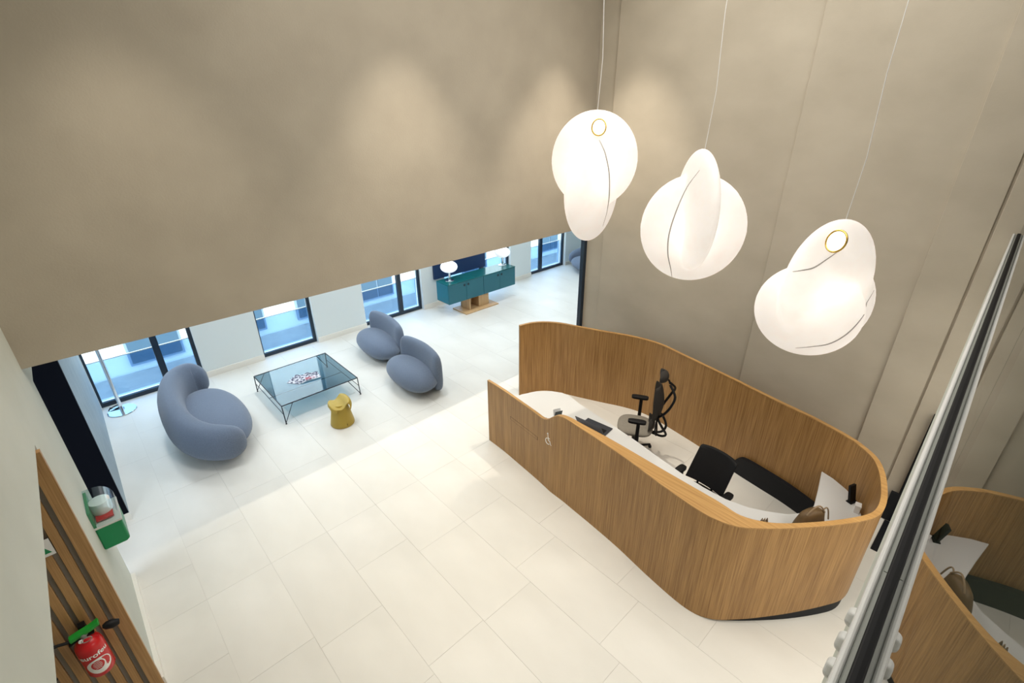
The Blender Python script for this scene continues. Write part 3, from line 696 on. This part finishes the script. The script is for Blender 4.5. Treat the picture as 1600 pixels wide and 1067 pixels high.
# ------------------------------------------------------------------ sideboard
sbx0, sbx1, sby0, sby1, sz0, sz1 = 6.20, 8.33, 8.80, 9.27, .335, .825
sb = thing('sideboard', 'teal lacquered sideboard with four doors on a light oak pedestal', 'sideboard', ((sbx0+sbx1)/2, (sby0+sby1)/2, 0))
hx = (sbx1-sbx0)/2; hy = (sby1-sby0)/2
MB().box(-hx, hx, -hy+.02, hy, sz0+.015, sz1-.018).build('body', 'teal', sb)
MB().box(-hx-.004, hx+.004, -hy, hy, sz1-.018, sz1).build('top', 'teal_top', sb, bevel=.003)
MB().box(-hx+.01, hx-.01, -hy+.02, hy, sz0, sz0+.015).build('underside', 'oak_light', sb)
for k in range(4):
    a = -hx+k*hx/2+.004; b = -hx+(k+1)*hx/2-.004
    d = MB().box(a, b, -hy, -hy+.018, sz0+.006, sz1-.024).build('door', 'teal', sb, bevel=.002, seg=1)
    hxx = (b-.055) if k % 2 == 0 else (a+.055)
    s = MB().lathe([(.03, -.001), (.03, .003)], n=20); s.xform(Matrix.Translation((hxx, -hy-.001, sz1-.10)) @ Matrix.Rotation(PI/2, 4, 'X')); s.build('finger_hole_shadow', 'teal_d', d)  # flat dark disc on the door stands for the shade inside the hole
px_ = -.13
MB().box(px_-.52, px_+.52, -hy-.10, hy-.02, 0, .03).build('base_plate', 'oak_light', sb, bevel=.006)
MB().box(px_-.30, px_-.27, -.20, .16, .03, sz0).build('upright', 'oak_light', sb)
MB().box(px_-.30, px_+.02, .13, .16, .03, sz0).build('upright', 'oak_light', sb)
MB().box(px_+.02, px_+.05, -.16, .16, .03, sz0).build('upright', 'oak_light', sb)
MB().box(px_+.05, px_+.34, -.16, -.13, .03, sz0).build('upright', 'oak_light', sb)
nv_ = tag(MB().box(6.42, 8.05, 9.66, 9.719, .70, 2.6).build('screen_panel', 'navy', None, bevel=.004), 'dark navy upright panel standing behind the sideboard', 'panel')
def table_lamp(loc, label):
    t = thing('table_lamp', label, 'table lamp', loc, 0, None)
    MB().lathe([(.105, 0), (.105, .008), (.10, .012), (.02, .014)], n=32).build('base', 'chrome', t, smooth=True)
    MB().lathe([(.026, .012), (.026, .23)], n=20).build('stem', 'chrome', t, smooth=True)
    MB().lathe([(.20*max(.01, math.cos(-PI/2+PI*k/16)), .335+.135*math.sin(-PI/2+PI*k/16)) for k in range(17)], n=36).build('globe', 'globe', t, smooth=True, angle=80)
table_lamp((6.45, 9.07, sz1), 'opal globe table lamp at the left end of the sideboard')
table_lamp((8.18, 9.12, sz1), 'opal globe table lamp at the right end of the sideboard')

# floor lamp
fl = thing('floor_lamp', 'chrome floor lamp with round mirror base by the left window', 'floor lamp', (-.10, 9.47, 0))
MB().lathe([(.20, 0), (.205, .006), (.20, .014), (.02, .018)], n=44).build('base', 'chrome', fl, smooth=True)
MB().lathe([(.026, .015), (.026, 1.95)], n=20).build('pole', 'chrome', fl, smooth=True)
MB().lathe([(.02, 1.93), (.16, 1.95), (.20, 2.05), (.16, 2.15), (.02, 2.19)], n=32).build('shade', 'globe', fl, smooth=True)
cb = MB().tube(bez([(-.24, 9.70, .01), (-.20, 9.60, .01), (-.10, 9.62, .02), (-.12, 9.70, .02), (-.24, 9.66, .012), (-.26, 9.56, .01), (-.15, 9.55, .025), (-.06, 9.52, .03)], 6), .008, 8).build('power_cable', 'rubber', None, smooth=True)
tag(cb, 'black power cable looped on the floor beside the floor lamp base', 'cable')

# ------------------------------------------------------------------ first-aid defibrillator cabinet on the left wall
ae = thing('defibrillator_cabinet', 'green wall cabinet with rounded clear cover above the oak slats', 'cabinet', (LW, 4.80, 1.12))
D_ = .19; H_ = .44; Wd = .17
def aprof(inset=0.0, z0=0.0, z1=H_):
    pts = [(0, z0), (D_-inset, z0)]
    for k in range(9):
        t = PI/2*k/8; pts.append((D_-.13-inset+.13*math.cos(t), z1-.13+.13*math.sin(t)-inset))
    pts.append((0, z1-inset)); return pts
def along_y(poly, y0, y1): return MB().loft([[(x_, y0, z_) for x_, z_ in poly], [(x_, y1, z_) for x_, z_ in poly]])
along_y([(0, 0), (D_-.03, 0), (D_-.002, .02), (D_-.002, .225), (D_-.03, .25), (0, .25)], -Wd, Wd).build('lower_shell', 'green', ae, bevel=.012)
along_y(aprof(0, .245), -Wd-.003, Wd+.003).build('cover', 'clearpl', ae, smooth=True, angle=50)
MB().box(.0, .02, -Wd, Wd, .25, H_-.02).build('back_plate', 'green', ae)
MB().lathe([(.07, 0), (.075, .02), (.075, .11), (.05, .12)], (.09, 0, .29), 24).build('device', 'white', ae, smooth=True)
MB().box(.03, .15, -.12, .12, .272, .288).build('shelf', 'red', ae)
along_y([(0, .24), (D_+.003, .24), (D_+.003, .258), (0, .258)], -Wd-.006, Wd+.006).build('seam_band', 'metal_w', ae)
# small wall box at floor level behind it
# ------------------------------------------------------------------ fire extinguisher
fe = thing('fire_extinguisher', 'red fire extinguisher with green handle hung on the oak slats', 'fire extinguisher', (-.755, 3.835, .70), 0)
R_ = .085
body = MB().lathe([(.03, 0), (.075, .005), (.085, .03), (.085, .285), (.078, .32), (.055, .35), (.03, .365), (.025, .38)], n=40).build('cylinder', 'red', fe, smooth=True, angle=50)
def wrap(pts2, z0, rr, tilt=0):  # pts (s, z): s metres along the surface, 0 = facing the hall
    out = []
    for s_, z in pts2:
        a = -PI/2+.12+s_/R_
        out.append((rr*math.cos(a), rr*math.sin(a), z0+z))
    return out
def decal(name, poly, z0, m, lift, parent):
    s = MB(); n = len(poly)
    s.v = wrap(poly, z0, R_+lift)+wrap(poly, z0, R_+lift-.0006); s.f = [tuple(range(n)), tuple(range(2*n-1, n-1, -1))]
    for k in range(n): s.f.append((k, n+k, n+(k+1) % n, (k+1) % n))
    return s.build(name, m, parent)
def ring_decal(name, ax, az, bx, bz, cx, cz, z0, m, lift, n=36):
    s = MB()
    o_ = [(ax*math.cos(2*PI*k/n), az*math.sin(2*PI*k/n)) for k in range(n)]; i_ = [(cx+bx*math.cos(2*PI*k/n), cz+bz*math.sin(2*PI*k/n)) for k in range(n)]
    s.loft([wrap(o_, z0, R_+lift-.0008), wrap(o_, z0, R_+lift), wrap(i_, z0, R_+lift), wrap(i_, z0, R_+lift-.0008)], True, False); return s.build(name, m, fe)
ring_decal('emblem', .078, .075, .040, .045, -.01, .012, .125, 'sym', .0016)
for k in range(5):
    zz = .137-.03+.015*k; hw = .026*math.sqrt(max(.1, 1-((k-2)/2.8)**2))
    s = MB(); s.loft([wrap([(-.01-hw+2*hw*i/6, 0) for i in range(7)], zz, R_+.0015), wrap([(-.01-hw+2*hw*i/6, .004) for i in range(7)], zz, R_+.0015)], False, False); s.build('emblem_stripe', 'sym', fe)
tc_ = bpy.data.curves.new('lettering', 'FONT'); tc_.body = 'eurofeu'; tc_.size = .058; tc_.align_x = 'CENTER'; tc_.offset = .0012
to = bpy.data.objects.new('lettering', tc_); COL.objects.link(to)
dg = bpy.context.evaluated_depsgraph_get(); tm = bpy.data.meshes.new_from_object(to.evaluated_get(dg)); bpy.data.objects.remove(to)
bmt = bmesh.new(); bmt.from_mesh(tm); bmesh.ops.triangulate(bmt, faces=bmt.faces)
for v in bmt.verts:
    a = -PI/2+.12+v.co.x/R_; z = v.co.y; v.co = Vector(((R_+.002)*math.cos(a), (R_+.002)*math.sin(a), .222+z))
bmt.to_mesh(tm); bmt.free(); tm.materials.clear(); tm.materials.append(M_['sym'])
lo = bpy.data.objects.new('lettering', tm); COL.objects.link(lo); lo.parent = fe
MB().lathe([(.022, .375), (.026, .38), (.026, .42), (.018, .43)], n=20).build('valve', 'metal_g', fe, smooth=True)
hd = MB().loft([[(x_, y_, z_) for y_, z_ in ((-.022, .40+dz), (.022, .40+dz), (.026, .425+dz), (.015, .445+dz), (-.015, .445+dz), (-.026, .425+dz))] for x_, dz in ((-.075, -.01), (-.03, 0), (.05, .012), (.105, .03))]).build('handle', 'green_b', fe, bevel=.004)
MB().loft([[(x_, y_, z_) for y_, z_ in ((-.02, .385+dz), (.02, .385+dz), (.02, .395+dz), (-.02, .395+dz))] for x_, dz in ((-.09, -.02), (-.03, 0), (.06, -.004))]).build('lever', 'plastic', fe)
MB().tube(bez([(-.03, 0, .40), (-.09, -.01, .41), (-.15, -.01, .43), (-.22, -.01, .42), (-.26, 0, .30), (-.24, .01, .12)], 6), .011, 10).build('hose', 'rubber', fe, smooth=True)
MB().lathe([(.012, -.05), (.028, -.03), (.034, .01), (.02, .05)], n=16).xform(Matrix.Translation((.155, -.0, .365)) @ Matrix.Rotation(1.9, 4, 'Y')).build('nozzle', 'plastic', fe, smooth=True)
s = MB().lathe([(.014, -.002), (.014, .006)], n=16); s.xform(Matrix.Translation((-.02, -.045, .392)) @ Matrix.Rotation(PI/2, 4, 'X')); s.build('gauge', 'white', fe)
MB().box(-.02, .02, .06, .115, .30, .42).build('wall_bracket', 'plastic', fe)
MB().tube([(.012+.03*math.cos(2*PI*k/18), -.05, .385+.02*math.sin(2*PI*k/18)) for k in range(18)], .003, 6, True).build('safety_ring', 'metal_g', fe)

# ------------------------------------------------------------------ gallery slab and glass balustrade (x direction, turned 1.3 degrees)
BA = .022; BY = -.070
def bal(pts_y0, pts_y1, z0, z1, x0=-.52, x1=6.36):
    s = MB(); 
    s.v = [(x_, BY+BA*x_+(y0), z) for z in (z0, z1) for x_, y0 in ((x0, pts_y0), (x1, pts_y0), (x1, pts_y1), (x0, pts_y1))]
    s.f = [(0, 3, 2, 1), (4, 5, 6, 7), (0, 1, 5, 4), (1, 2, 6, 5), (2, 3, 7, 6), (3, 0, 4, 7)]; return s
GZ = 3.50
struct(bal(-3.2, .045, 3.0, GZ-.06, x0=-.5, x1=6.4).build('floor_gallery', 'white_wall'), 'gallery floor slab behind the glass balustrade')
gf = struct(bal(-3.1, -.06, GZ-.06, GZ-.02, x0=-.5, x1=6.4).build('floor_gallery_tiles', 'grey_tile'))
bs = thing('glass_balustrade', 'glass balustrade in a pale metal channel with black seal along the gallery edge', 'balustrade', (0, 0, 0))
s = bal(.029, .046, GZ-.06, GZ+.008); s.build('rounded_edge', 'metal_w', bs, bevel=.008, seg=3)
bal(.019, .029, GZ-.06, GZ-.002).build('channel_lip', 'metal_g', bs)
for (xa, xb) in ((-.52, 1.30), (1.303, 3.4), (3.403, 6.36)):
    bal(.0185, .0255, GZ-.05, GZ+.002, x0=xa, x1=xb).build('channel_cover', 'metal_g', bs)
    bal(-.03, -.0185, GZ-.05, GZ, x0=xa, x1=xb).build('channel_cover', 'metal_g', bs)
bal(-.014, .0182, GZ-.05, GZ+.012).build('seal', 'rubber', bs, bevel=.004)
bal(-.005, .005, GZ+.012, GZ+1.9, x0=-.52, x1=1.12).build('glass_pane', 'rail_glass', bs)
bal(-.005, .005, GZ+.012, GZ+1.9, x0=1.124, x1=6.34).build('glass_pane', 'rail_glass', bs)
bal(-.0045, .0045, GZ+.012, GZ+1.9, x0=1.1202, x1=1.1238).build('joint_strip', 'edge_glass', bs)
for k, xk in enumerate((.88, .965, 1.05, 1.135)):
    s = MB().lathe([(.001, .018), (.018, .018), (.026, .010), (.027, 0.0), (.027, -.02), (.001, -.02)], n=6)
    s.xform(Matrix.Translation((xk, BY+BA*xk+.045, GZ-.035)) @ Matrix.Rotation(-PI/2, 4, 'X') @ Matrix.Scale(.8, 4, (0, 0, 1)))
    s.build('hexagonal_cap', 'metal_w', bs, bevel=.004)
# dark mat and low black cabinet at the right wall
tag(MB().box(5.69, 6.31, -.9, .12, 0.0, .012).build('door_mat', 'plinth', None, bevel=.003), 'dark floor mat behind the right corner of the reception desk', 'mat')
bc = thing('black_cabinet', 'tall narrow black cabinet against the plaster wall behind the desk corner', 'cabinet', (6.335, -.3, 0))
MB().box(-.015, .015, -.5, .40, 0.012, 1.55).build('door', 'plastic', bc, bevel=.003)
MB().box(-.02, .015, -.5, .47, 0.012, .42).build('plinth_box', 'plinth', bc, bevel=.003)
MB().lathe([(.008, 0), (.008, .04)], (-.03, .36, .85), 8).build('handle', 'chrome', bc)

# ceiling fixtures
def downlight(x_, y_, z_):
    o = MB().lathe([(.055, -.012), (.055, 0)], n=20).build('downlight', 'metal_g', None, smooth=True, loc=(x_, y_, z_))
    MB().lathe([(.04, -.0135), (.04, -.0125)], n=20).build('lens', 'lampface', o); return o
n_ = 0
for (x_, y_) in ((0.62, 4.22), (3.15, 4.22), (5.62, 4.22), (1.3, 3.2), (3.2, 3.2), (1.3, 1.2), (3.0, 1.0)):
    o = downlight(x_, y_, CEIL); tag(o, 'round recessed downlight in the hall ceiling, above and outside the picture', 'downlight', 'hall ceiling downlights')
for x_ in (0.6, 2.2, 4.0, 5.8, 7.8, 9.8):
    for y_ in (6.6, 8.6):
        o = downlight(x_, y_, 2.735); tag(o, 'round recessed downlight in the lounge ceiling, hidden by the upper wall', 'downlight', 'lounge ceiling downlights')
